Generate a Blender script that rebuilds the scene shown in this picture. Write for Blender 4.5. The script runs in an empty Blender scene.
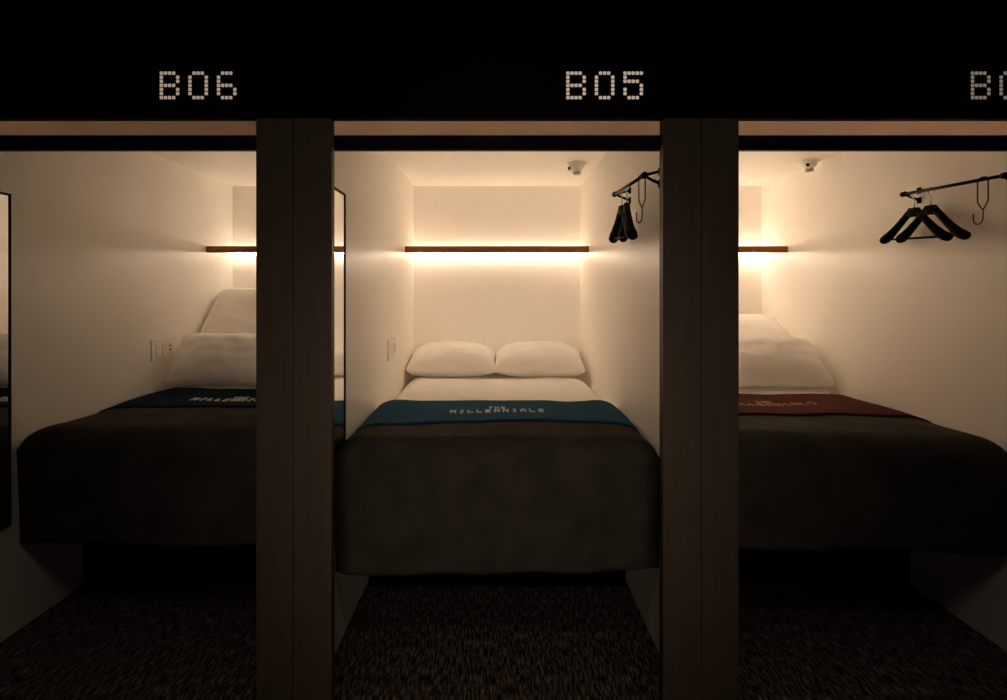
import bpy, bmesh, math, random
from mathutils import Vector, Matrix, noise

random.seed(5)
SC = bpy.context.scene
COL = SC.collection
PI = math.pi

# ------------------------------------------------------------------ dimensions
CAM_Z = 1.33
PITCH = 1.30                    # pod spacing
HW = 0.60                       # half inner width of a pod
Y_FRONT = 1.862                 # front plane of pillars and header
Y_BACK = 4.167                  # back wall
Z_CEIL = 2.113
PODS = {'B06': -PITCH, 'B05': 0.0, 'B04': PITCH}

# ------------------------------------------------------------------ materials
def new_mat(name):
    m = bpy.data.materials.new(name)
    m.use_nodes = True
    nt = m.node_tree
    b = nt.nodes['Principled BSDF']
    return m, nt, b

def node(nt, kind, **kw):
    n = nt.nodes.new(kind)
    for k, v in kw.items():
        if k in n.inputs:
            n.inputs[k].default_value = v
        else:
            setattr(n, k, v)
    return n

def coords(nt, scale=(1, 1, 1), kind='Object'):
    tc = nt.nodes.new('ShaderNodeTexCoord')
    mp = nt.nodes.new('ShaderNodeMapping')
    mp.inputs['Scale'].default_value = scale
    nt.links.new(tc.outputs[kind], mp.inputs['Vector'])
    return mp.outputs['Vector']

def surface(name, c1, c2, rough=0.6, scale=(20, 20, 20), tex=4.0, bump=0.1, dist=0.002, spec=0.3, metal=0.0, sheen=0.0, detail=6):
    m, nt, b = new_mat(name)
    v = coords(nt, scale)
    n = node(nt, 'ShaderNodeTexNoise', Scale=tex, Detail=detail)
    nt.links.new(v, n.inputs['Vector'])
    r = nt.nodes.new('ShaderNodeValToRGB')
    r.color_ramp.elements[0].position = 0.3
    r.color_ramp.elements[1].position = 0.7
    r.color_ramp.elements[0].color = (*c1, 1)
    r.color_ramp.elements[1].color = (*c2, 1)
    nt.links.new(n.outputs['Fac'], r.inputs['Fac'])
    nt.links.new(r.outputs['Color'], b.inputs['Base Color'])
    b.inputs['Roughness'].default_value = rough
    b.inputs['Specular IOR Level'].default_value = spec
    b.inputs['Metallic'].default_value = metal
    if sheen:
        b.inputs['Sheen Weight'].default_value = sheen
    if bump:
        bp = node(nt, 'ShaderNodeBump', Strength=bump, Distance=dist)
        nt.links.new(n.outputs['Fac'], bp.inputs['Height'])
        nt.links.new(bp.outputs['Normal'], b.inputs['Normal'])
    return m

def emitter(name, col, strength):
    m, nt, b = new_mat(name)
    b.inputs['Base Color'].default_value = (0.8, 0.8, 0.8, 1)
    b.inputs['Emission Color'].default_value = (*col, 1)
    b.inputs['Emission Strength'].default_value = strength
    return m

def woven(name, c1, c2, rough=0.9, weave=900.0, bump=0.25, sheen=0.15):
    """cloth: two crossed fine waves for the weave plus soft mottling"""
    m, nt, b = new_mat(name)
    v = coords(nt)
    n = node(nt, 'ShaderNodeTexNoise', Scale=9.0, Detail=5.0)
    nt.links.new(v, n.inputs['Vector'])
    r = nt.nodes.new('ShaderNodeValToRGB')
    r.color_ramp.elements[0].position = 0.35
    r.color_ramp.elements[1].position = 0.65
    r.color_ramp.elements[0].color = (*c1, 1)
    r.color_ramp.elements[1].color = (*c2, 1)
    nt.links.new(n.outputs['Fac'], r.inputs['Fac'])
    nt.links.new(r.outputs['Color'], b.inputs['Base Color'])
    w1 = node(nt, 'ShaderNodeTexWave', Scale=weave / 10, bands_direction='X')
    w2 = node(nt, 'ShaderNodeTexWave', Scale=weave / 10, bands_direction='Y')
    nt.links.new(v, w1.inputs['Vector']); nt.links.new(v, w2.inputs['Vector'])
    mx = node(nt, 'ShaderNodeMath', operation='ADD')
    nt.links.new(w1.outputs['Fac'], mx.inputs[0]); nt.links.new(w2.outputs['Fac'], mx.inputs[1])
    bp = node(nt, 'ShaderNodeBump', Strength=bump, Distance=0.0006)
    nt.links.new(mx.outputs[0], bp.inputs['Height'])
    nt.links.new(bp.outputs['Normal'], b.inputs['Normal'])
    b.inputs['Roughness'].default_value = rough
    b.inputs['Specular IOR Level'].default_value = 0.04
    b.inputs['Sheen Weight'].default_value = sheen
    return m

M = {}
M['plaster'] = surface('plaster', (0.925, 0.895, 0.85), (0.94, 0.91, 0.865), 0.38, (1, 1, 1), 14, 0.05, 0.002, 0.5)
M['cotton'] = woven('white_cotton', (0.86, 0.84, 0.81), (0.88, 0.86, 0.83))
M['duvet'] = woven('dark_brown_cloth', (0.038, 0.034, 0.030), (0.054, 0.049, 0.043), sheen=0.0)
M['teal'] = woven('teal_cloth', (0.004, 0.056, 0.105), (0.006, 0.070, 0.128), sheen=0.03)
M['teal_shade'] = woven('shaded_teal_cloth', (0.003, 0.011, 0.020), (0.005, 0.015, 0.026), sheen=0.0)  # teal with the shade below the raised pillow put into its colour
M['red'] = woven('maroon_cloth', (0.048, 0.005, 0.003), (0.066, 0.008, 0.004), sheen=0.03)
M['thread'] = surface('pale_thread', (0.70, 0.70, 0.70), (0.8, 0.79, 0.78), 0.7, tex=8, bump=0)
M['gold_thread'] = surface('gold_thread', (0.42, 0.22, 0.08), (0.5, 0.28, 0.11), 0.6, tex=8, bump=0)
M['pillar'] = surface('dark_pillar_laminate', (0.048, 0.035, 0.026), (0.062, 0.046, 0.034), 0.5, (6, 6, 0.5), 6, 0.1, 0.001, 0.3)
M['header'] = surface('black_header_panel', (0.002, 0.0018, 0.0015), (0.003, 0.0027, 0.0022), 0.5, (1, 1, 1), 3, 0, 0.001, 0.05)
M['black_metal'] = surface('black_metal', (0.004, 0.004, 0.004), (0.006, 0.005, 0.005), 0.5, (1, 1, 1), 30, 0.05, 0.0005, 0.08)
M['black_plastic'] = surface('black_plastic', (0.005, 0.005, 0.005), (0.007, 0.007, 0.006), 0.5, (1, 1, 1), 40, 0.05, 0.0005, 0.03)
M['base'] = surface('black_base_board', (0.003, 0.003, 0.003), (0.005, 0.004, 0.004), 0.8, (1, 1, 1), 20, 0, 0.001, 0.03)
M['chrome'] = surface('steel_wire', (0.65, 0.65, 0.65), (0.7, 0.7, 0.7), 0.25, (1, 1, 1), 30, 0, metal=1.0)
M['wood'] = surface('brown_wood', (0.22, 0.082, 0.026), (0.31, 0.12, 0.038), 0.5, (1.2, 40, 40), 3, 0.15, 0.001, 0.3)
M['white_plastic'] = surface('cream_plastic', (0.88, 0.85, 0.80), (0.90, 0.87, 0.82), 0.4, (1, 1, 1), 20, 0, spec=0.4)
M['grey_plastic'] = surface('grey_plastic', (0.42, 0.38, 0.32), (0.46, 0.42, 0.36), 0.45, (1, 1, 1), 20, 0, spec=0.4)
M['dark_hole'] = surface('dark_recess', (0.006, 0.006, 0.006), (0.01, 0.01, 0.01), 0.6, tex=5, bump=0)
m, nt, b = new_mat('mirror_glass')
b.inputs['Base Color'].default_value = (0.90, 0.91, 0.90, 1)
b.inputs['Metallic'].default_value = 1.0
b.inputs['Roughness'].default_value = 0.015
M['mirror'] = m

# carpet: streaky dark pile
m, nt, b = new_mat('dark_streaky_carpet')
v = coords(nt, (120, 16, 10))
n1 = node(nt, 'ShaderNodeTexNoise', Scale=1.2, Detail=7.0, Roughness=0.7)
nt.links.new(v, n1.inputs['Vector'])
r = nt.nodes.new('ShaderNodeValToRGB')
r.color_ramp.elements[0].position = 0.46; r.color_ramp.elements[0].color = (0.02, 0.016, 0.014, 1)
r.color_ramp.elements[1].position = 0.74; r.color_ramp.elements[1].color = (0.60, 0.48, 0.40, 1)
nt.links.new(n1.outputs['Fac'], r.inputs['Fac'])
nt.links.new(r.outputs['Color'], b.inputs['Base Color'])
n2 = node(nt, 'ShaderNodeTexNoise', Scale=420.0, Detail=2.0)
nt.links.new(coords(nt), n2.inputs['Vector'])
bp = node(nt, 'ShaderNodeBump', Strength=0.8, Distance=0.004)
nt.links.new(n2.outputs['Fac'], bp.inputs['Height'])
nt.links.new(bp.outputs['Normal'], b.inputs['Normal'])
b.inputs['Roughness'].default_value = 0.95
b.inputs['Specular IOR Level'].default_value = 0.05
M['carpet'] = m

# roller blind cloth: lets part of the light through
m = bpy.data.materials.new('translucent_screen_cloth'); m.use_nodes = True
nt = m.node_tree
b = nt.nodes['Principled BSDF']
b.inputs['Base Color'].default_value = (0.55, 0.44, 0.36, 1)
b.inputs['Roughness'].default_value = 0.9
b.inputs['Specular IOR Level'].default_value = 0.05
tl = nt.nodes.new('ShaderNodeBsdfTranslucent'); tl.inputs['Color'].default_value = (0.88, 0.78, 0.70, 1)
nz = node(nt, 'ShaderNodeTexNoise', Scale=300.0, Detail=2.0)
nt.links.new(coords(nt), nz.inputs['Vector'])
bp = node(nt, 'ShaderNodeBump', Strength=0.1, Distance=0.0005)
nt.links.new(nz.outputs['Fac'], bp.inputs['Height'])
nt.links.new(bp.outputs['Normal'], b.inputs['Normal'])
mx = nt.nodes.new('ShaderNodeMixShader'); mx.inputs[0].default_value = 0.8
nt.links.new(b.outputs[0], mx.inputs[1]); nt.links.new(tl.outputs[0], mx.inputs[2])
nt.links.new(mx.outputs[0], nt.nodes['Material Output'].inputs['Surface'])
M['screen'] = m

# ------------------------------------------------------------------ mesh helpers
def obj(name, bm, mat, parent=None, smooth=False, loc=None):
    me = bpy.data.meshes.new(name)
    bm.normal_update()
    bm.to_mesh(me); bm.free()
    if smooth:
        for p in me.polygons: p.use_smooth = True
    me.materials.append(mat)
    o = bpy.data.objects.new(name, me)
    COL.objects.link(o)
    if parent: o.parent = parent
    if loc is not None: o.location = loc
    return o

def thing(name, label, cat, loc=(0, 0, 0), group=None):
    o = bpy.data.objects.new(name, None)
    COL.objects.link(o)
    o.location = loc
    o.empty_display_size = 0.05
    return tag(o, label, cat, group)

def tag(o, label, cat, group=None):
    o['label'] = label; o['category'] = cat
    if group: o['group'] = group
    return o

def struct(o):
    o['kind'] = 'structure'
    return o

def add_box(bm, x0, x1, y0, y1, z0, z1, bevel=0.0, seg=2):
    t = bmesh.new()
    bmesh.ops.create_cube(t, size=1.0)
    for vv in t.verts:
        vv.co = Vector(((x0 + x1) / 2 + vv.co.x * (x1 - x0), (y0 + y1) / 2 + vv.co.y * (y1 - y0), (z0 + z1) / 2 + vv.co.z * (z1 - z0)))
    if bevel:
        bmesh.ops.bevel(t, geom=list(t.edges), offset=bevel, segments=seg, affect='EDGES', profile=0.5)
    merge(bm, t)

def merge(bm, t):
    t.verts.index_update()
    vs = [bm.verts.new(vv.co) for vv in t.verts]
    for f in t.faces:
        try: bm.faces.new([vs[vv.index] for vv in f.verts])
        except ValueError: pass
    t.free()

def box(*a, **k):
    bm = bmesh.new(); add_box(bm, *a, **k); return bm

def sweep(bm, pts, rad, seg=10, closed=False, caps=True):
    """tube along pts; rad: number, list of numbers, or list of (r_side, r_up)"""
    pts = [Vector(p) for p in pts]
    n = len(pts)
    rings = []
    up = None
    for i, p in enumerate(pts):
        if closed: d = pts[(i + 1) % n] - pts[i - 1]
        else: d = pts[min(i + 1, n - 1)] - pts[max(i - 1, 0)]
        d.normalize()
        if up is None:
            up = Vector((0, 0, 1)) if abs(d.z) < 0.9 else Vector((0, 1, 0))
        up = (up - d * up.dot(d)).normalized()
        side = d.cross(up)
        r = rad[i] if isinstance(rad, (list, tuple)) and len(rad) == n else rad
        ra, rb = r if isinstance(r, tuple) else (r, r)
        rings.append([bm.verts.new(p + side * (ra * math.cos(2 * PI * k / seg)) + up * (rb * math.sin(2 * PI * k / seg))) for k in range(seg)])
    m = n if closed else n - 1
    for i in range(m):
        a, c = rings[i], rings[(i + 1) % n]
        for k in range(seg):
            bm.faces.new((a[k], a[(k + 1) % seg], c[(k + 1) % seg], c[k]))
    if caps and not closed:
        bm.faces.new(rings[0][::-1]); bm.faces.new(rings[-1])

def tube(*a, **k):
    bm = bmesh.new(); sweep(bm, *a, **k); return bm

def add_lathe(bm, prof, centre, axis='Z', seg=28):
    """prof: (radius, height) pairs"""
    rings = []
    c = Vector(centre)
    for rr, h in prof:
        ring = []
        for k in range(seg):
            a = 2 * PI * k / seg
            if axis == 'Z': d = Vector((rr * math.cos(a), rr * math.sin(a), h))
            elif axis == 'X': d = Vector((h, rr * math.cos(a), rr * math.sin(a)))
            else: d = Vector((rr * math.cos(a), h, rr * math.sin(a)))
            ring.append(bm.verts.new(c + d))
        rings.append(ring)
    for a, c2 in zip(rings, rings[1:]):
        for k in range(seg):
            bm.faces.new((a[k], a[(k + 1) % seg], c2[(k + 1) % seg], c2[k]))
    bm.faces.new(rings[0][::-1]); bm.faces.new(rings[-1])
    bmesh.ops.recalc_face_normals(bm, faces=bm.faces)

def lathe(*a, **k):
    bm = bmesh.new(); add_lathe(bm, *a, **k); return bm

def catmull(P, n=8):
    P = [Vector(p) for p in P]
    out = []
    for i in range(len(P) - 1):
        p0 = P[max(i - 1, 0)]; p1 = P[i]; p2 = P[i + 1]; p3 = P[min(i + 2, len(P) - 1)]
        for k in range(n):
            t = k / n
            out.append(0.5 * ((2 * p1) + (p2 - p0) * t + (2 * p0 - 5 * p1 + 4 * p2 - p3) * t * t + (3 * p1 - p0 - 3 * p2 + p3) * t ** 3))
    out.append(P[-1])
    return out

def sstep(a, b_, x):
    t = max(0.0, min(1.0, (x - a) / (b_ - a)))
    return t * t * (3 - 2 * t)

# ------------------------------------------------------------------ the setting
struct(obj('floor', box(-2.1, 2.1, -1.6, 4.3, -0.06, 0.0), M['carpet']))
struct(obj('ceiling', box(-2.0, 2.0, Y_FRONT + 0.04, 4.25, Z_CEIL, Z_CEIL + 0.05), M['plaster']))
struct(obj('wall_back', box(-2.0, 2.0, Y_BACK, Y_BACK + 0.08, 0, Z_CEIL), M['plaster']))
for nm, x in (('wall_left', -1.95), ('wall_middle_left', -0.65), ('wall_middle_right', 0.65), ('wall_right', 1.95)):
    struct(obj(nm, box(x - 0.05, x + 0.05, Y_FRONT + 0.036, Y_BACK, 0, Z_CEIL), M['plaster']))

def pillar_mesh(x0, x1, seam):
    bm = bmesh.new()
    g = 0.0015
    add_box(bm, x0, seam - g, Y_FRONT, Y_FRONT + 0.034, 0, 1.898, bevel=0.002)
    add_box(bm, seam + g, x1, Y_FRONT, Y_FRONT + 0.034, 0, 1.898, bevel=0.002)
    add_box(bm, seam - 0.02, seam + 0.02, Y_FRONT + 0.006, Y_FRONT + 0.034, 0, 1.898)
    return bm
struct(obj('trim_1', pillar_mesh(-0.774, -0.531, -0.655), M['pillar']))
struct(obj('trim_2', pillar_mesh(0.533, 0.777, 0.657), M['pillar']))
struct(obj('trim_3', pillar_mesh(-2.07, -1.831, -1.955), M['pillar']))
struct(obj('trim_4', pillar_mesh(1.833, 2.077, 1.957), M['pillar']))
struct(obj('trim_5', box(-2.1, 2.1, Y_FRONT, Y_FRONT + 0.036, 1.8985, 2.75, bevel=0.002), M['header']))

for n_, cx in enumerate(PODS.values()):
    struct(obj('trim_%d' % (6 + n_), box(cx - HW, cx + HW, Y_FRONT + 0.0365, Y_FRONT + 0.042, 1.900, Z_CEIL), M['plaster']))

# ------------------------------------------------------------------ dot-matrix lettering
FONT = {
    'B': ['1111.', '1...1', '1...1', '1111.', '1...1', '1...1', '1111.'],
    '0': ['.111.', '1...1', '1...1', '1...1', '1...1', '1...1', '.111.'],
    '6': ['.111.', '1....', '1....', '1111.', '1...1', '1...1', '.111.'],
    '5': ['11111', '1....', '1111.', '....1', '1...1', '1...1', '.111.'],
    '4': ['...1.', '..11.', '.1.1.', '1..1.', '11111', '...1.', '...1.'],
    'T': ['11111', '..1..', '..1..', '..1..', '..1..', '..1..', '..1..'],
    'H': ['1...1', '1...1', '1...1', '11111', '1...1', '1...1', '1...1'],
    'E': ['11111', '1....', '1....', '1111.', '1....', '1....', '11111'],
    'M': ['1...1', '11.11', '1.1.1', '1.1.1', '1...1', '1...1', '1...1'],
    'I': ['.111.', '..1..', '..1..', '..1..', '..1..', '..1..', '.111.'],
    'L': ['1....', '1....', '1....', '1....', '1....', '1....', '11111'],
    'N': ['1...1', '11..1', '1.1.1', '1.1.1', '1..11', '1...1', '1...1'],
    'A': ['.111.', '1...1', '1...1', '11111', '1...1', '1...1', '1...1'],
    'S': ['.1111', '1....', '1....', '.111.', '....1', '....1', '1111.'],
}
DP = 0.0131
def pod_sign(pod, x_left, strength, label):
    z_top = CAM_Z + (295 - 71.2) / 311.5
    t = thing('pod_number_sign', label, 'sign', (x_left, Y_FRONT, z_top - 7 * DP), 'lit pod numbers on the black header')
    em = emitter('sign_dots_' + pod, (0.80, 0.62, 0.47), strength)
    for i, ch in enumerate(pod):
        bm = bmesh.new()
        for r_, row in enumerate(FONT[ch]):
            for c_, bit in enumerate(row):
                if bit == '1':
                    x = (i * 7 + c_) * DP; z = (6 - r_) * DP
                    add_box(bm, x + 0.0012, x + 0.0119, -0.003, 0.001, z + 0.0012, z + 0.0119, bevel=0.0018, seg=1)
        o = obj('lit_letter' if ch.isalpha() else 'lit_digit', bm, em, t)
        o['label'] = 'square white light dots forming the character ' + ch
pod_sign('B06', (159.5 - 497) / 311.5, 0.36, 'lit dotted sign reading B06 on the black header, leftmost of the three')
pod_sign('B05', (565.8 - 497) / 311.5, 0.44, 'lit dotted sign reading B05 on the black header above the middle pod')
pod_sign('B04', (970.3 - 497) / 311.5, 0.20, 'lit dotted sign at the right end of the black header, cut off after B0')

# ------------------------------------------------------------------ roller screens
WHERE = {'B06': 'left', 'B05': 'middle', 'B04': 'right'}
for pod, cx in PODS.items():
    t = thing('roller_screen', 'rolled up translucent screen with black bottom bar across the %s pod opening' % WHERE[pod], 'screen', (cx, 1.93, 1.81), 'roller screens at the pod openings')
    obj('screen_fabric', box(-0.552, 0.552, -0.001, 0.001, 0.02, 0.22), M['screen'], t)
    bm = bmesh.new()
    add_box(bm, -0.575, 0.575, -0.014, 0.014, 0.0, 0.049, bevel=0.004)
    add_box(bm, -0.57, 0.57, -0.0165, -0.012, 0.010, 0.016, bevel=0.001, seg=1)
    obj('bottom_bar', bm, M['black_metal'], t)
    bm = lathe([(0.0245, -0.57), (0.026, -0.568), (0.026, 0.568), (0.0245, 0.57)], (0, 0.026, 0.235), axis='X')
    obj('roller_tube', bm, M['black_metal'], t, smooth=False)
    for s in (-1, 1):
        bm = bmesh.new()
        xa, xb = sorted((s * 0.536, s * 0.598))
        add_box(bm, xa, xb, -0.031, -0.019, -1.81, 0.29, bevel=0.001, seg=1)
        xa, xb = sorted((s * 0.536, s * 0.546))
        add_box(bm, xa, xb, -0.019, -0.017, -1.81, 0.0)
        obj('guide_rail', bm, M['black_metal'], t)

# ------------------------------------------------------------------ light strips and wooden bars
Z_BAR = 1.629
POWER = {'B06': 16.8, 'B05': 19.5, 'B04': 34.0}
for pod, cx in PODS.items():
    bm = box(cx - 0.6, cx + 0.6, 3.785, 3.825, Z_BAR - 0.0205, Z_BAR + 0.0205, bevel=0.003)
    o = obj('wooden_bar', bm, M['wood'])
    tag(o, 'slim brown wooden bar hiding the light strip in the %s pod' % WHERE[pod], 'shelf', 'wooden bars across the pods')
    t = thing('light_strip', 'glowing warm light strip on the back wall behind the wooden bar of the %s pod' % WHERE[pod], 'lamp', (cx, Y_BACK, Z_BAR), 'light strips behind the wooden bars')
    obj('housing', box(-0.57, 0.57, -0.019, 0.0, -0.006, 0.006, bevel=0.002), M['white_plastic'], t)
    em = emitter('warm_light_' + pod, (1.0, 0.785, 0.575), POWER[pod])
    bm = lathe([(0.008, -0.585), (0.0095, -0.583), (0.0095, 0.583), (0.008, 0.585)], (0, -0.030, 0), axis='X', seg=14)
    obj('light_tube', bm, em, t)

# ------------------------------------------------------------------ bedding surfaces
ZT = 0.80
def make_path(yb, yf, zt, zb, r, n_top=40, n_arc=10, n_front=22, lean=0.0):
    """profile from the back of the cover over the foot edge and down to its hem: (y, z, normal_y, normal_z)"""
    P = []
    for i in range(n_top):
        y = yb + (yf + r - yb) * i / (n_top - 1)
        P.append((y, zt, 0.0, 1.0))
    for i in range(1, n_arc + 1):
        a = PI / 2 * i / n_arc
        P.append((yf + r - r * math.sin(a), zt - r + r * math.cos(a), -math.sin(a), math.cos(a)))
    z1 = zt - r
    for i in range(1, n_front + 1):
        k = i / n_front
        P.append((yf + lean * k, z1 + (zb - z1) * k, -1.0, 0.0))
    return P

class Cover:
    """a cloth cover draped over a bed; point(x, i) is reused by the runner that lies on it"""
    def __init__(self, seed, yb, yf, zt, zb, r, w, lean=0.0, skew=0.0, hem=0.0, drop=0.05, wr=1.0):
        self.P = make_path(yb, yf, zt, zb, r, lean=lean)
        self.seed, self.w, self.skew, self.hem, self.drop, self.zt, self.zb, self.yf, self.wr = seed, w, skew, hem, drop, zt, zb, yf, wr
    def point(self, x, p, lift=0.0):
        y, z, ny, nz = p
        w = self.w
        e = 1 - math.sqrt(max(0.0, 1 - max(0.0, (abs(x) - w + 0.12) / 0.12) ** 2))
        front = -ny
        # puffs on top, hanging folds in front
        q = Vector((x * 2.2 + self.seed, y * 2.2, z * 1.2))
        d = 0.010 * noise.noise(q) + 0.005 * noise.noise(q * 2.7)
        fold = noise.noise(Vector((x * 5.0 + z * 1.6 + self.seed * 3, z * 1.5, 0.3)))
        fold2 = noise.noise(Vector((x * 11.0 - z * 3.2 + self.seed * 7, z * 2.5, 1.3)))
        d = d * (1 - front) + front * self.wr * (0.026 * fold + 0.014 * fold2) * (0.35 + 0.65 * sstep(self.zt, self.zb, z))
        crease = noise.noise(Vector((x * 8 + y * 5 + self.seed, (x - y) * 2.0, 4.1)))
        d += (1 - front) * 0.0035 * max(0, crease)
        y2 = y + ny * (d + lift)
        z2 = z + nz * (d + lift)
        # rounded sides: the cloth falls between mattress and wall
        z2 -= nz * self.drop * e
        y2 += front * 0.015 * sstep(w - 0.08, w, abs(x)) ** 2
        y2 += -self.skew * (x / w) * sstep(self.yf + 0.9, self.yf, y)
        if z < self.zt - 0.2:
            k = (self.zt - 0.2 - z) / (self.zt - 0.2 - self.zb)
            z2 += k * (self.hem * x / w + 0.006 * noise.noise(Vector((x * 3.0, self.seed, 7.7))))
        return Vector((x, y2, z2))
    def mesh(self, nx=72):
        bm = bmesh.new()
        rows = []
        for p in self.P:
            rows.append([bm.verts.new(self.point(-self.w + 2 * self.w * j / nx, p)) for j in range(nx + 1)])
        for a, c in zip(rows, rows[1:]):
            for j in range(nx):
                bm.faces.new((a[j], c[j], c[j + 1], a[j + 1]))
        return bm
    def runner(self, y0, y1, w, lift=0.008, nx=64, ny=18, bow=0.0):
        bm = bmesh.new()
        rows = []
        for i in range(ny + 1):
            row = []
            for j in range(nx + 1):
                x = -w + 2 * w * j / nx
                y = y1 + (y0 - y1) * i / ny + bow * math.sin(x * 5 + self.seed)
                l = lift
                row.append(bm.verts.new(self.point(x, (y, self.zt, 0.0, 1.0), l)))
            rows.append(row)
        for a, c in zip(rows, rows[1:]):
            for j in range(nx):
                bm.faces.new((a[j], c[j], c[j + 1], a[j + 1]))
        return bm

def thicken(o, t):
    md = o.modifiers.new('thickness', 'SOLIDIFY'); md.thickness = t; md.offset = -1.0

def stitch_text(cover, text, x_c, y_top, height, width, mat, parent, name, lift=0.0115):
    """dotted letters lying on the runner; read from the foot of the bed"""
    n = len(text)
    pitch = width / (n - 0.35)
    dx = pitch * 0.65 / 5; dy = height / 7
    bm = bmesh.new()
    for i, ch in enumerate(text):
        for r_, row in enumerate(FONT[ch]):
            for c_, bit in enumerate(row):
                if bit != '1': continue
                x0 = x_c - width / 2 + i * pitch + c_ * dx
                y0 = y_top - (r_ + 1) * dy
                q = []
                for (x, y) in ((x0, y0), (x0 + dx * 0.92, y0), (x0 + dx * 0.92, y0 + dy * 0.92), (x0, y0 + dy * 0.92)):
                    q.append(cover.point(x, (y, cover.zt, 0.0, 1.0), lift))
                lo = [bm.verts.new(v - Vector((0, 0, 0.003))) for v in q]
                hi = [bm.verts.new(v) for v in q]
                bm.faces.new(hi)
                for k in range(4):
                    bm.faces.new((lo[k], lo[(k + 1) % 4], hi[(k + 1) % 4], hi[k]))
    return obj(name, bm, mat, parent)

def pillow_mesh(hw, hd, ht, seed, flat=0.72, pull=0.010, nu=44, nv=32):
    """a filled pillow with pinched corners and a seam: local x width, y depth, z thickness"""
    bm = bmesh.new()
    top, bot = [], []
    for i in range(nu + 1):
        u = math.sin((i / nu - 0.5) * PI)            # denser towards the seams
        ct, cb = [], []
        for j in range(nv + 1):
            v = math.sin((j / nv - 0.5) * PI)
            x = u * hw * (1 - 0.055 * (1 - v * v))
            y = v * hd * (1 - 0.085 * (1 - u * u))
            k6 = (u * v) ** 8
            x -= math.copysign(pull * k6, u); y -= math.copysign(pull * k6, v)
            f = max(0.0, (1 - abs(u) ** 3.0)) ** 0.47 * max(0.0, (1 - abs(v) ** 2.3)) ** 0.55
            nn = noise.noise(Vector((x * 6 + seed, y * 6, seed))) * 0.010 + noise.noise(Vector((x * 15 + seed, y * 9, 2))) * 0.004
            edge = 0.010 * noise.noise(Vector((u * 3 + seed, v * 3, 5.0)))
            zt = f * (ht + nn * 1.6) + edge
            zb = -f * ht * flat + edge
            a = bm.verts.new((x, y, zt))
            ct.append(a)
            rim = i in (0, nu) or j in (0, nv)
            cb.append(a if rim else bm.verts.new((x, y, zb)))
        top.append(ct); bot.append(cb)
    for i in range(nu):
        for j in range(nv):
            bm.faces.new((top[i][j], top[i + 1][j], top[i + 1][j + 1], top[i][j + 1]))
            q = (bot[i][j], bot[i][j + 1], bot[i + 1][j + 1], bot[i + 1][j])
            bm.faces.new(q)
    return bm

def place_pillow(label, hw, hd, ht, seed, loc, pitch, yaw=0.0, roll=0.0):
    o = obj('pillow', pillow_mesh(hw, hd, ht, seed), M['cotton'], smooth=True)
    o.location = loc
    o.rotation_euler = (pitch, roll, yaw)
    return tag(o, label, 'pillow', 'white pillows on the beds')

def mattress_mesh(hw, top, thick, seed, wr=0.003, nx=44):
    """sheeted mattress: top is a list of (y, z) points from foot to head"""
    top = [Vector((0, a, c)) for a, c in top]
    top = catmull(top, 10)
    n = len(top)
    nor = []
    for i in range(n):
        d = top[min(i + 1, n - 1)] - top[max(i - 1, 0)]
        d.normalize(); nor.append(Vector((0, -d.z, d.y)))
    # ring of points around the slab, per x
    r = 0.045
    ring_rows = []
    bm = bmesh.new()
    for k in range(nx + 1):
        x = -hw + 2 * hw * k / nx
        e = max(0.0, (abs(x) - (hw - r)) / r)
        e2 = max(0.0, (abs(x) - (hw - 0.11)) / 0.11)
        inset = 0.072 * (1 - math.sqrt(max(0.0, 1 - e2 * e2)))
        row = []
        for i in range(n):
            d = noise.noise(Vector((x * 5 + seed, top[i].y * 9, top[i].z * 6))) * wr + noise.noise(Vector((x * 3 + seed, top[i].y * 26 + x * 5, 3.3))) * wr * 0.8
            f = 1.0
            tt = min(i, n - 1 - i) / 6.0
            endin = r * (1 - math.sqrt(max(0, 1 - (1 - min(1, tt)) ** 2)))
            row.append(bm.verts.new(Vector((x, 0, 0)) + top[i] + nor[i] * (d - inset - endin)))
        for i in reversed(range(n)):
            tt = min(i, n - 1 - i) / 6.0
            endin = r * (1 - math.sqrt(max(0, 1 - (1 - min(1, tt)) ** 2)))
            row.append(bm.verts.new(Vector((x, 0, 0)) + top[i] - nor[i] * (thick - 0.4 * inset - endin)))
        ring_rows.append(row)
    L = len(ring_rows[0])
    for a, c in zip(ring_rows, ring_rows[1:]):
        for i in range(L):
            bm.faces.new((a[i], c[i], c[(i + 1) % L], a[(i + 1) % L]))
    bm.faces.new(ring_rows[0]); bm.faces.new(ring_rows[-1][::-1])
    bmesh.ops.recalc_face_normals(bm, faces=bm.faces)
    return bm

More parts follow.
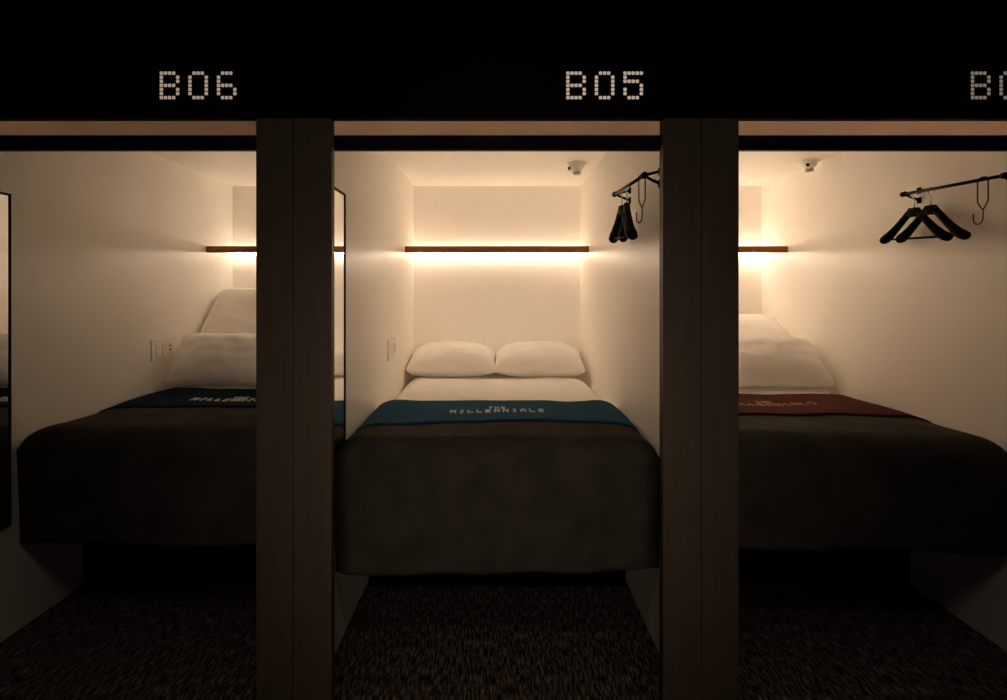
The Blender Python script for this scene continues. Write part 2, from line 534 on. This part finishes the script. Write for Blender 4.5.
BEDS = {
    'B06': dict(foot=2.275, angle=44, zb=0.345, skew=0.0, hem=0.0, run=(2.73, 3.26), seed=1.7, cloth='teal_shade',
                label='bed with its head end raised and one pillow showing, in the left pod'),
    'B05': dict(foot=2.10, angle=0, zb=0.315, skew=0.0, hem=0.008, run=(2.40, 2.87), seed=4.2, cloth='teal',
                label='flat bed with two pillows side by side in the middle pod'),
    'B04': dict(foot=2.175, angle=32.5, zb=0.362, skew=0.06, hem=0.012, run=(2.54, 3.05), seed=8.9, cloth='red',
                label='bed with its head end raised under a maroon runner in the right pod'),
}
for pod, cx in PODS.items():
    B = BEDS[pod]
    where = WHERE[pod]
    foot = B['foot']
    t = thing('bed', B['label'], 'bed', (cx, 2.64, 0), 'beds in the pods')
    bm = box(-0.585, 0.585, 0.0, 1.50, 0.0, 0.42, bevel=0.004)
    obj('base', bm, M['base'], t)
    bm = box(-0.575, 0.575, foot + 0.12 - 2.64, 1.48, 0.42, 0.56, bevel=0.01)
    obj('platform', bm, M['base'], t)
    if B['angle'] == 0:
        top = [(foot + 0.06, 0.787), (2.6, 0.787), (3.2, 0.787), (3.7, 0.79), (4.13, 0.79)]
    else:
        a = math.radians(B['angle']); L = 0.89 if pod == 'B06' else 0.82
        d = Vector((math.cos(a), math.sin(a)))
        p0 = Vector((3.29 if pod == 'B06' else 3.24, 0.787))
        top = [(foot + 0.06, 0.787), (2.7, 0.787), (3.16, 0.787), tuple(p0 + d * 0.03 + Vector((0, 0.005)))] + [tuple(p0 + d * L * k) for k in (0.3, 0.65, 1.0)]
    top = [(y - 2.64, z) for y, z in top]
    obj('mattress', mattress_mesh(0.588 if B['angle'] == 0 else 0.596, top, 0.20, B['seed'], 0.006), M['cotton'], t, smooth=True)

    cov = Cover(B['seed'], B['run'][1] - 0.10, foot, ZT, B['zb'], 0.085, 0.598, lean=0.02, skew=B['skew'], hem=B['hem'], drop=0.06)
    o = obj('duvet', cov.mesh(), M['duvet'], smooth=True); thicken(o, 0.012)
    o.location.x = cx
    tag(o, 'dark brown duvet hanging over the foot of the bed in the %s pod' % where, 'duvet', 'dark duvets on the beds')
    y0, y1 = B['run']
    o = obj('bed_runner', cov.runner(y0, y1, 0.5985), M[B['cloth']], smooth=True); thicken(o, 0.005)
    o.location.x = cx
    tag(o, {'B06': 'teal bed runner, shade put into its colour, below the leaning pillow in the left pod',
            'B05': 'teal bed runner with pale lettering across the flat middle bed',
            'B04': 'maroon bed runner with gold lettering in the right pod'}[pod], 'bed runner', 'bed runners across the beds')
    th = M['gold_thread'] if B['cloth'] == 'red' else M['thread']
    yc = (y0 + y1) / 2 - (0.085 if pod == 'B06' else 0.0)
    w1 = stitch_text(cov, 'MILLENNIALS', 0.0, yc - 0.00, 0.062, 0.42, th, o, 'lettering')
    w2 = stitch_text(cov, 'THE', 0.0, yc + 0.058, 0.045, 0.075, th, o, 'lettering')
    w1['label'] = 'wide row of stitched capital letters'; w2['label'] = 'short stitched word above the wide row'

    if B['angle'] == 0:
        place_pillow('white pillow lying at the left of the flat middle bed, beside the outlet wall', 0.300, 0.215, 0.125, 2.0, (cx - 0.300, 3.945, 0.876), math.radians(9), 0.02)
        place_pillow('white pillow lying at the right of the flat middle bed, below the hangers', 0.303, 0.215, 0.125, 6.0, (cx + 0.280, 3.937, 0.878), math.radians(10), -0.03)
    else:
        n_ = Vector((-d.y, d.x))
        pos = p0 + d * (0.185 if pod == 'B06' else 0.19) + n_ * 0.055
        ang = a + (math.radians(6) if pod == 'B06' else math.radians(6))
        hd_ = 0.188 if pod == 'B06' else 0.20
        if pod == 'B06':
            place_pillow('white pillow leaning on the raised bed beside the wall outlet in the left pod', 0.298, hd_, 0.10, 11.0, (cx - 0.288, pos.x, pos.y), ang)
            place_pillow('white pillow on the raised left bed, hidden behind the left pillar', 0.298, hd_, 0.10, 14.0, (cx + 0.29, pos.x, pos.y), ang)
        else:
            place_pillow('white pillow on the raised right bed, hidden behind the right pillar', 0.298, hd_, 0.10, 17.0, (cx - 0.29, pos.x, pos.y), ang)
            place_pillow('white pillow leaning on the raised bed in the right pod, above the maroon runner', 0.298, hd_, 0.10, 21.0, (cx + 0.294, pos.x, pos.y + 0.008), ang)

# ------------------------------------------------------------------ mirrors on the left walls
for pod, label in (('B06', 'tall black framed mirror at the left edge, on the left pod wall'),
                   ('B05', 'tall black framed mirror on the left wall of the middle pod, beside the pillar')):
    cx = PODS[pod]
    y0, y1, z0, z1 = 1.96, 2.255, 0.434, 1.723
    t = thing('mirror', label, 'mirror', (cx - HW, (y0 + y1) / 2, z0), 'framed mirrors on the pod walls')
    hy = (y1 - y0) / 2; h = z1 - z0; f = 0.009; dp = 0.013
    bm = bmesh.new()
    add_box(bm, 0, dp, -hy, -hy + f, 0, h, bevel=0.001, seg=1)
    add_box(bm, 0, dp, hy - f, hy, 0, h, bevel=0.001, seg=1)
    add_box(bm, 0, dp, -hy + f, hy - f, 0, f, bevel=0.001, seg=1)
    add_box(bm, 0, dp, -hy + f, hy - f, h - f, h, bevel=0.001, seg=1)
    obj('frame', bm, M['black_metal'], t)
    obj('glass', box(0.002, 0.0095, -hy + f * 0.8, hy - f * 0.8, f * 0.8, h - f * 0.8), M['mirror'], t)

# ------------------------------------------------------------------ wall outlets
for pod, label in (('B06', 'cream outlet plate beside the leaning pillow on the left pod wall'),
                   ('B05', 'cream outlet plate on the left wall of the middle pod, left of the pillows')):
    cx = PODS[pod]
    t = thing('wall_outlet', label, 'outlet', (cx - HW, 3.29, 0.966), 'outlet plates on the pod walls')
    obj('plate', box(0, 0.009, -0.11, 0.11, 0, 0.118, bevel=0.002), M['white_plastic'], t)
    for k in range(2):
        y = -0.075 + k * 0.062
        s = obj('switch', box(0.008, 0.0125, y, y + 0.048, 0.024, 0.094, bevel=0.002), M['white_plastic'], t)
        obj('indicator', box(0.012, 0.0133, y + 0.02, y + 0.028, 0.068, 0.074), M['grey_plastic'], s)
    k = obj('socket', box(0.008, 0.011, 0.052, 0.098, 0.024, 0.094, bevel=0.002), M['white_plastic'], t)
    for z in (0.072, 0.050):
        obj('slot', box(0.0105, 0.0116, 0.058, 0.074, z - 0.0045, z + 0.0045), M['dark_hole'], k)

# ------------------------------------------------------------------ hanger rails, hangers, wire hooks
RX, RZ = 0.53, 1.775          # rail axis, relative to the pod centre
Y0, Y1 = 2.09, 2.61
def make_rail(pod, label):
    t = thing('hanger_rail', label, 'clothes rail', (PODS[pod] + HW, (Y0 + Y1) / 2, RZ), 'clothes rails on the pod walls')
    dx = RX - HW; h = (Y1 - Y0) / 2
    zn, zf = -0.014, 0.008                       # the rail dips a little towards the corridor
    bm = tube([(dx, -h, zn), (dx, h, zf)], 0.0065, seg=14)
    for e in (-1, 1):
        add_lathe(bm, [(0.007, -0.014), (0.0115, -0.012), (0.0115, 0.010), (0.008, 0.013)], (dx, e * h, zf if e > 0 else zn), axis='Y', seg=16)
    obj('rail', bm, M['black_metal'], t, smooth=True)
    for e in (-1, 1):
        yb = e * (h - 0.004)
        zr = zf if e > 0 else zn
        for zz, dy in ((0.024, 0.0), (-0.020, 0.0)) if e > 0 else ((0.008, 0.03), (-0.036, 0.035)):
            bm = tube([(dx, yb, zr), (dx * 0.55, yb + dy * 0.5, zr * 0.5 + zz * 0.5), (-0.004, yb + dy, zz)], 0.0055, seg=12)
            arm = obj('bracket_arm', bm, M['black_metal'], t, smooth=True)
            obj('mounting_plate', box(-0.008, 0.0, yb + dy - 0.011, yb + dy + 0.011, zz - 0.014, zz + 0.014, bevel=0.003), M['black_metal'], arm)
    return t
make_rail('B05', 'black clothes rail on the right wall of the middle pod')
make_rail('B04', 'black clothes rail on the right wall of the right pod')

def hanger_body():
    bm = bmesh.new()
    # two sloping shoulders ending in broad rounded tips, joined at a flat-topped neck
    for s in (-1, 1):
        P = [(0, 0, -0.018), (0, s * 0.022, -0.020), (0, s * 0.048, -0.038), (0, s * 0.085, -0.069), (0, s * 0.122, -0.098), (0.0, s * 0.154, -0.120), (0.002, s * 0.178, -0.132), (0.004, s * 0.194, -0.138), (0.004, s * 0.200, -0.140)]
        R = [(0.011, 0.018), (0.0115, 0.018), (0.0125, 0.0155), (0.0145, 0.0155), (0.018, 0.0165), (0.022, 0.0185), (0.023, 0.0195), (0.019, 0.0165), (0.008, 0.007)]
        Q = catmull(P, 5)
        RR = []
        for i in range(len(Q)):
            k = i / 5; a = int(min(k, len(R) - 2)); f = k - a
            RR.append((R[a][0] * (1 - f) + R[a + 1][0] * f, R[a][1] * (1 - f) + R[a + 1][1] * f))
        sweep(bm, Q, RR, seg=14)
    add_box(bm, -0.012, 0.012, -0.026, 0.026, -0.040, 0.0, bevel=0.005)
    return bm
def hook_wire():
    pts = [(0, 0, -0.006)]
    pts += [(0, 0, 0.03), (0, 0.001, 0.040)]
    rr = 0.0165; cz = 0.0585
    for k in range(15):
        a = -PI / 2 + 0.5 + (1.45 * PI) * k / 14
        pts.append((0, rr * math.cos(a), cz + rr * math.sin(a)))
    return tube([Vector(p) for p in pts], 0.0023, seg=8)
HZ = RZ + 0.0075 - 0.0585 - 0.0165 + 0.0005
def rail_dip(y):
    return -0.014 + 0.022 * (y - Y0) / (Y1 - Y0)
def make_hanger(label, x, y, rz):
    t = thing('clothes_hanger', label, 'hanger', (x, y, HZ + rail_dip(y)), 'black clothes hangers')
    t.rotation_euler = (0.055, 0, rz)
    obj('shoulder_frame', hanger_body(), M['black_plastic'], t, smooth=True)
    obj('trouser_bar', tube([(0, -0.168, -0.134), (0, 0.168, -0.134)], 0.0045, seg=10), M['black_plastic'], t, smooth=True)
    obj('hook', hook_wire(), M['chrome'], t, smooth=True)
    return t
def copy_tree(o):
    c = o.copy(); COL.objects.link(c)
    for ch in list(o.children):
        d_ = ch.copy(); COL.objects.link(d_); d_.parent = c
    return c
proto = make_hanger('black hanger nearest the back wall on the rail of the middle pod', PODS['B05'] + RX, 2.46, 0.0)
for label, pod, y, rz in (('black hanger nearer the wire hook on the rail of the middle pod', 'B05', 2.372, -0.13),
                          ('black hanger at the far left of the rail in the right pod', 'B04', 2.545, 0.02),
                          ('black hanger nearer the wire hook on the rail in the right pod', 'B04', 2.447, -0.02)):
    c = copy_tree(proto)
    c.location = (PODS[pod] + RX, y, HZ + rail_dip(y)); c.rotation_euler.z = rz
    c['label'] = label

def wire_hook_mesh():
    # long loop over the rail, a stem, and a J hook below
    r = 0.0022
    bm = bmesh.new()
    L = 0.094; hw = 0.024
    pts = []
    for k in range(9):
        a = PI * k / 8
        pts.append((0, hw * math.cos(a), 0.0095 * math.sin(a)))
    pts = [(0, 0.003, -L - 0.018), (0, 0.012, -L - 0.006), (0, hw, -L + 0.012), (0, hw, -L * 0.5)] + pts + [(0, -hw, -L * 0.5), (0, -hw, -L + 0.012), (0, -0.012, -L - 0.006), (0, -0.003, -L - 0.018)]
    sweep(bm, [Vector(p) for p in pts], r, seg=8)
    st = [(0, -0.001, -L - 0.015), (0, -0.001, -L - 0.05)]
    rr = 0.022
    for k in range(1, 12):
        a = PI * k / 11
        st.append((0, -0.001 + rr - rr * math.cos(a), -L - 0.05 - rr * math.sin(a)))
    st.append((0, -0.001 + 2 * rr, -L - 0.03))
    sweep(bm, [Vector(p) for p in st], r, seg=8)
    return bm
hk = obj('wire_hook', wire_hook_mesh(), M['black_metal'], smooth=True, loc=(PODS['B05'] + RX, 2.12, RZ + rail_dip(2.12)))
hk.rotation_euler.z = 0.25
tag(hk, 'black wire hook hanging from the rail in the middle pod', 'hook', 'wire hooks on the rails')
h2 = hk.copy(); COL.objects.link(h2); h2.rotation_euler.z = 0.0; h2.location.x = PODS['B04'] + RX; h2.location.y = 2.185; h2.location.z = RZ + rail_dip(2.185)
h2['label'] = 'black wire hook hanging from the rail in the right pod'

# ------------------------------------------------------------------ ceiling sensors
def make_sensor(label, x, y, yaw):
    t = thing('ceiling_sensor', label, 'sensor', (x, y, Z_CEIL), 'small sensors on the pod ceilings')
    t.rotation_euler.z = yaw
    obj('flange', lathe([(0.056, -0.007), (0.059, -0.004), (0.059, 0.0)], (0, 0, 0)), M['white_plastic'], t)
    obj('body', lathe([(0.0255, -0.050), (0.027, -0.047), (0.034, -0.037), (0.047, -0.012), (0.050, -0.007)], (0, 0, 0)), M['white_plastic'], t)
    obj('cap', lathe([(0.019, -0.067), (0.023, -0.064), (0.023, -0.050)], (0, 0, 0)), M['grey_plastic'], t)
    bm = bmesh.new()
    add_lathe(bm, [(0.013, -0.066), (0.016, -0.063), (0.016, -0.025)], (0, 0, -0.038), axis='X', seg=20)
    n = obj('nozzle', bm, M['white_plastic'], t)
    bm = lathe([(0.009, -0.0672), (0.010, -0.0655)], (0, 0, -0.038), axis='X', seg=18)
    obj('lens', bm, M['dark_hole'], n)
    return t
make_sensor('small cream sensor with a dark round lens on the middle pod ceiling', PODS['B05'] + 0.475, 3.45, math.radians(40))
make_sensor('small cream sensor with a dark round lens on the right pod ceiling', PODS['B04'] + 0.515, 3.37, math.radians(55))

# ------------------------------------------------------------------ corridor light (pods across the corridor, plus added fill lights)
def corridor_lamp(loc, sx, sy, energy, spread, tilt=0.0):
    ld = bpy.data.lights.new('corridor_light', 'AREA')
    ld.shape = 'RECTANGLE'; ld.size = sx; ld.size_y = sy
    ld.energy = energy; ld.color = (1.0, 0.76, 0.55); ld.spread = math.radians(spread)
    lo = bpy.data.objects.new('corridor_light', ld); COL.objects.link(lo)
    lo.location = loc; lo.rotation_euler = (math.radians(90 + tilt), 0, 0)   # faces +Y
corridor_lamp((0.0, -1.0, 0.95), 1.05, 0.7, 1.9, 52)
corridor_lamp((0.0, -1.0, 0.35), 1.05, 0.3, 0.6, 60)  # low fill light added to brighten the foot of the pillars
for x in (-PITCH, 0.0, PITCH):        # unseen fill lights added overhead to brighten the carpet at the pod fronts
    ld = bpy.data.lights.new('carpet_fill_light', 'AREA')
    ld.shape = 'DISK'; ld.size = 0.5; ld.energy = 1.1; ld.color = (1.0, 0.80, 0.62)
    lo = bpy.data.objects.new('carpet_fill_light', ld); COL.objects.link(lo)
    lo.location = (x, 0.7, 2.45)

# ------------------------------------------------------------------ world, camera, colour
w = bpy.data.worlds.new('dark'); SC.world = w; w.use_nodes = True
w.node_tree.nodes['Background'].inputs['Color'].default_value = (0.0, 0.0, 0.0, 1)
w.node_tree.nodes['Background'].inputs['Strength'].default_value = 0.0

cd = bpy.data.cameras.new('camera')
cd.sensor_width = 36.0
cd.lens = 580.0 * 36.0 / 1007.0
cd.shift_x = 6.5 / 1007.0
cd.shift_y = -(350.0 - 295.0) / 1007.0
cd.clip_start = 0.02
cam = bpy.data.objects.new('camera', cd); COL.objects.link(cam)
cam.location = (0, 0, CAM_Z)
cam.rotation_euler = (PI / 2, 0, 0)
SC.camera = cam

SC.view_settings.view_transform = 'Standard'
SC.view_settings.look = 'None'
SC.view_settings.gamma = 1.0
SC.view_settings.use_curve_mapping = False
SC.view_settings.exposure = 0.0
SC.cycles.max_bounces = 22
SC.cycles.diffuse_bounces = 18
SC.cycles.glossy_bounces = 4
SC.cycles.transmission_bounces = 6
SC.cycles.caustics_reflective = False
SC.cycles.caustics_refractive = False
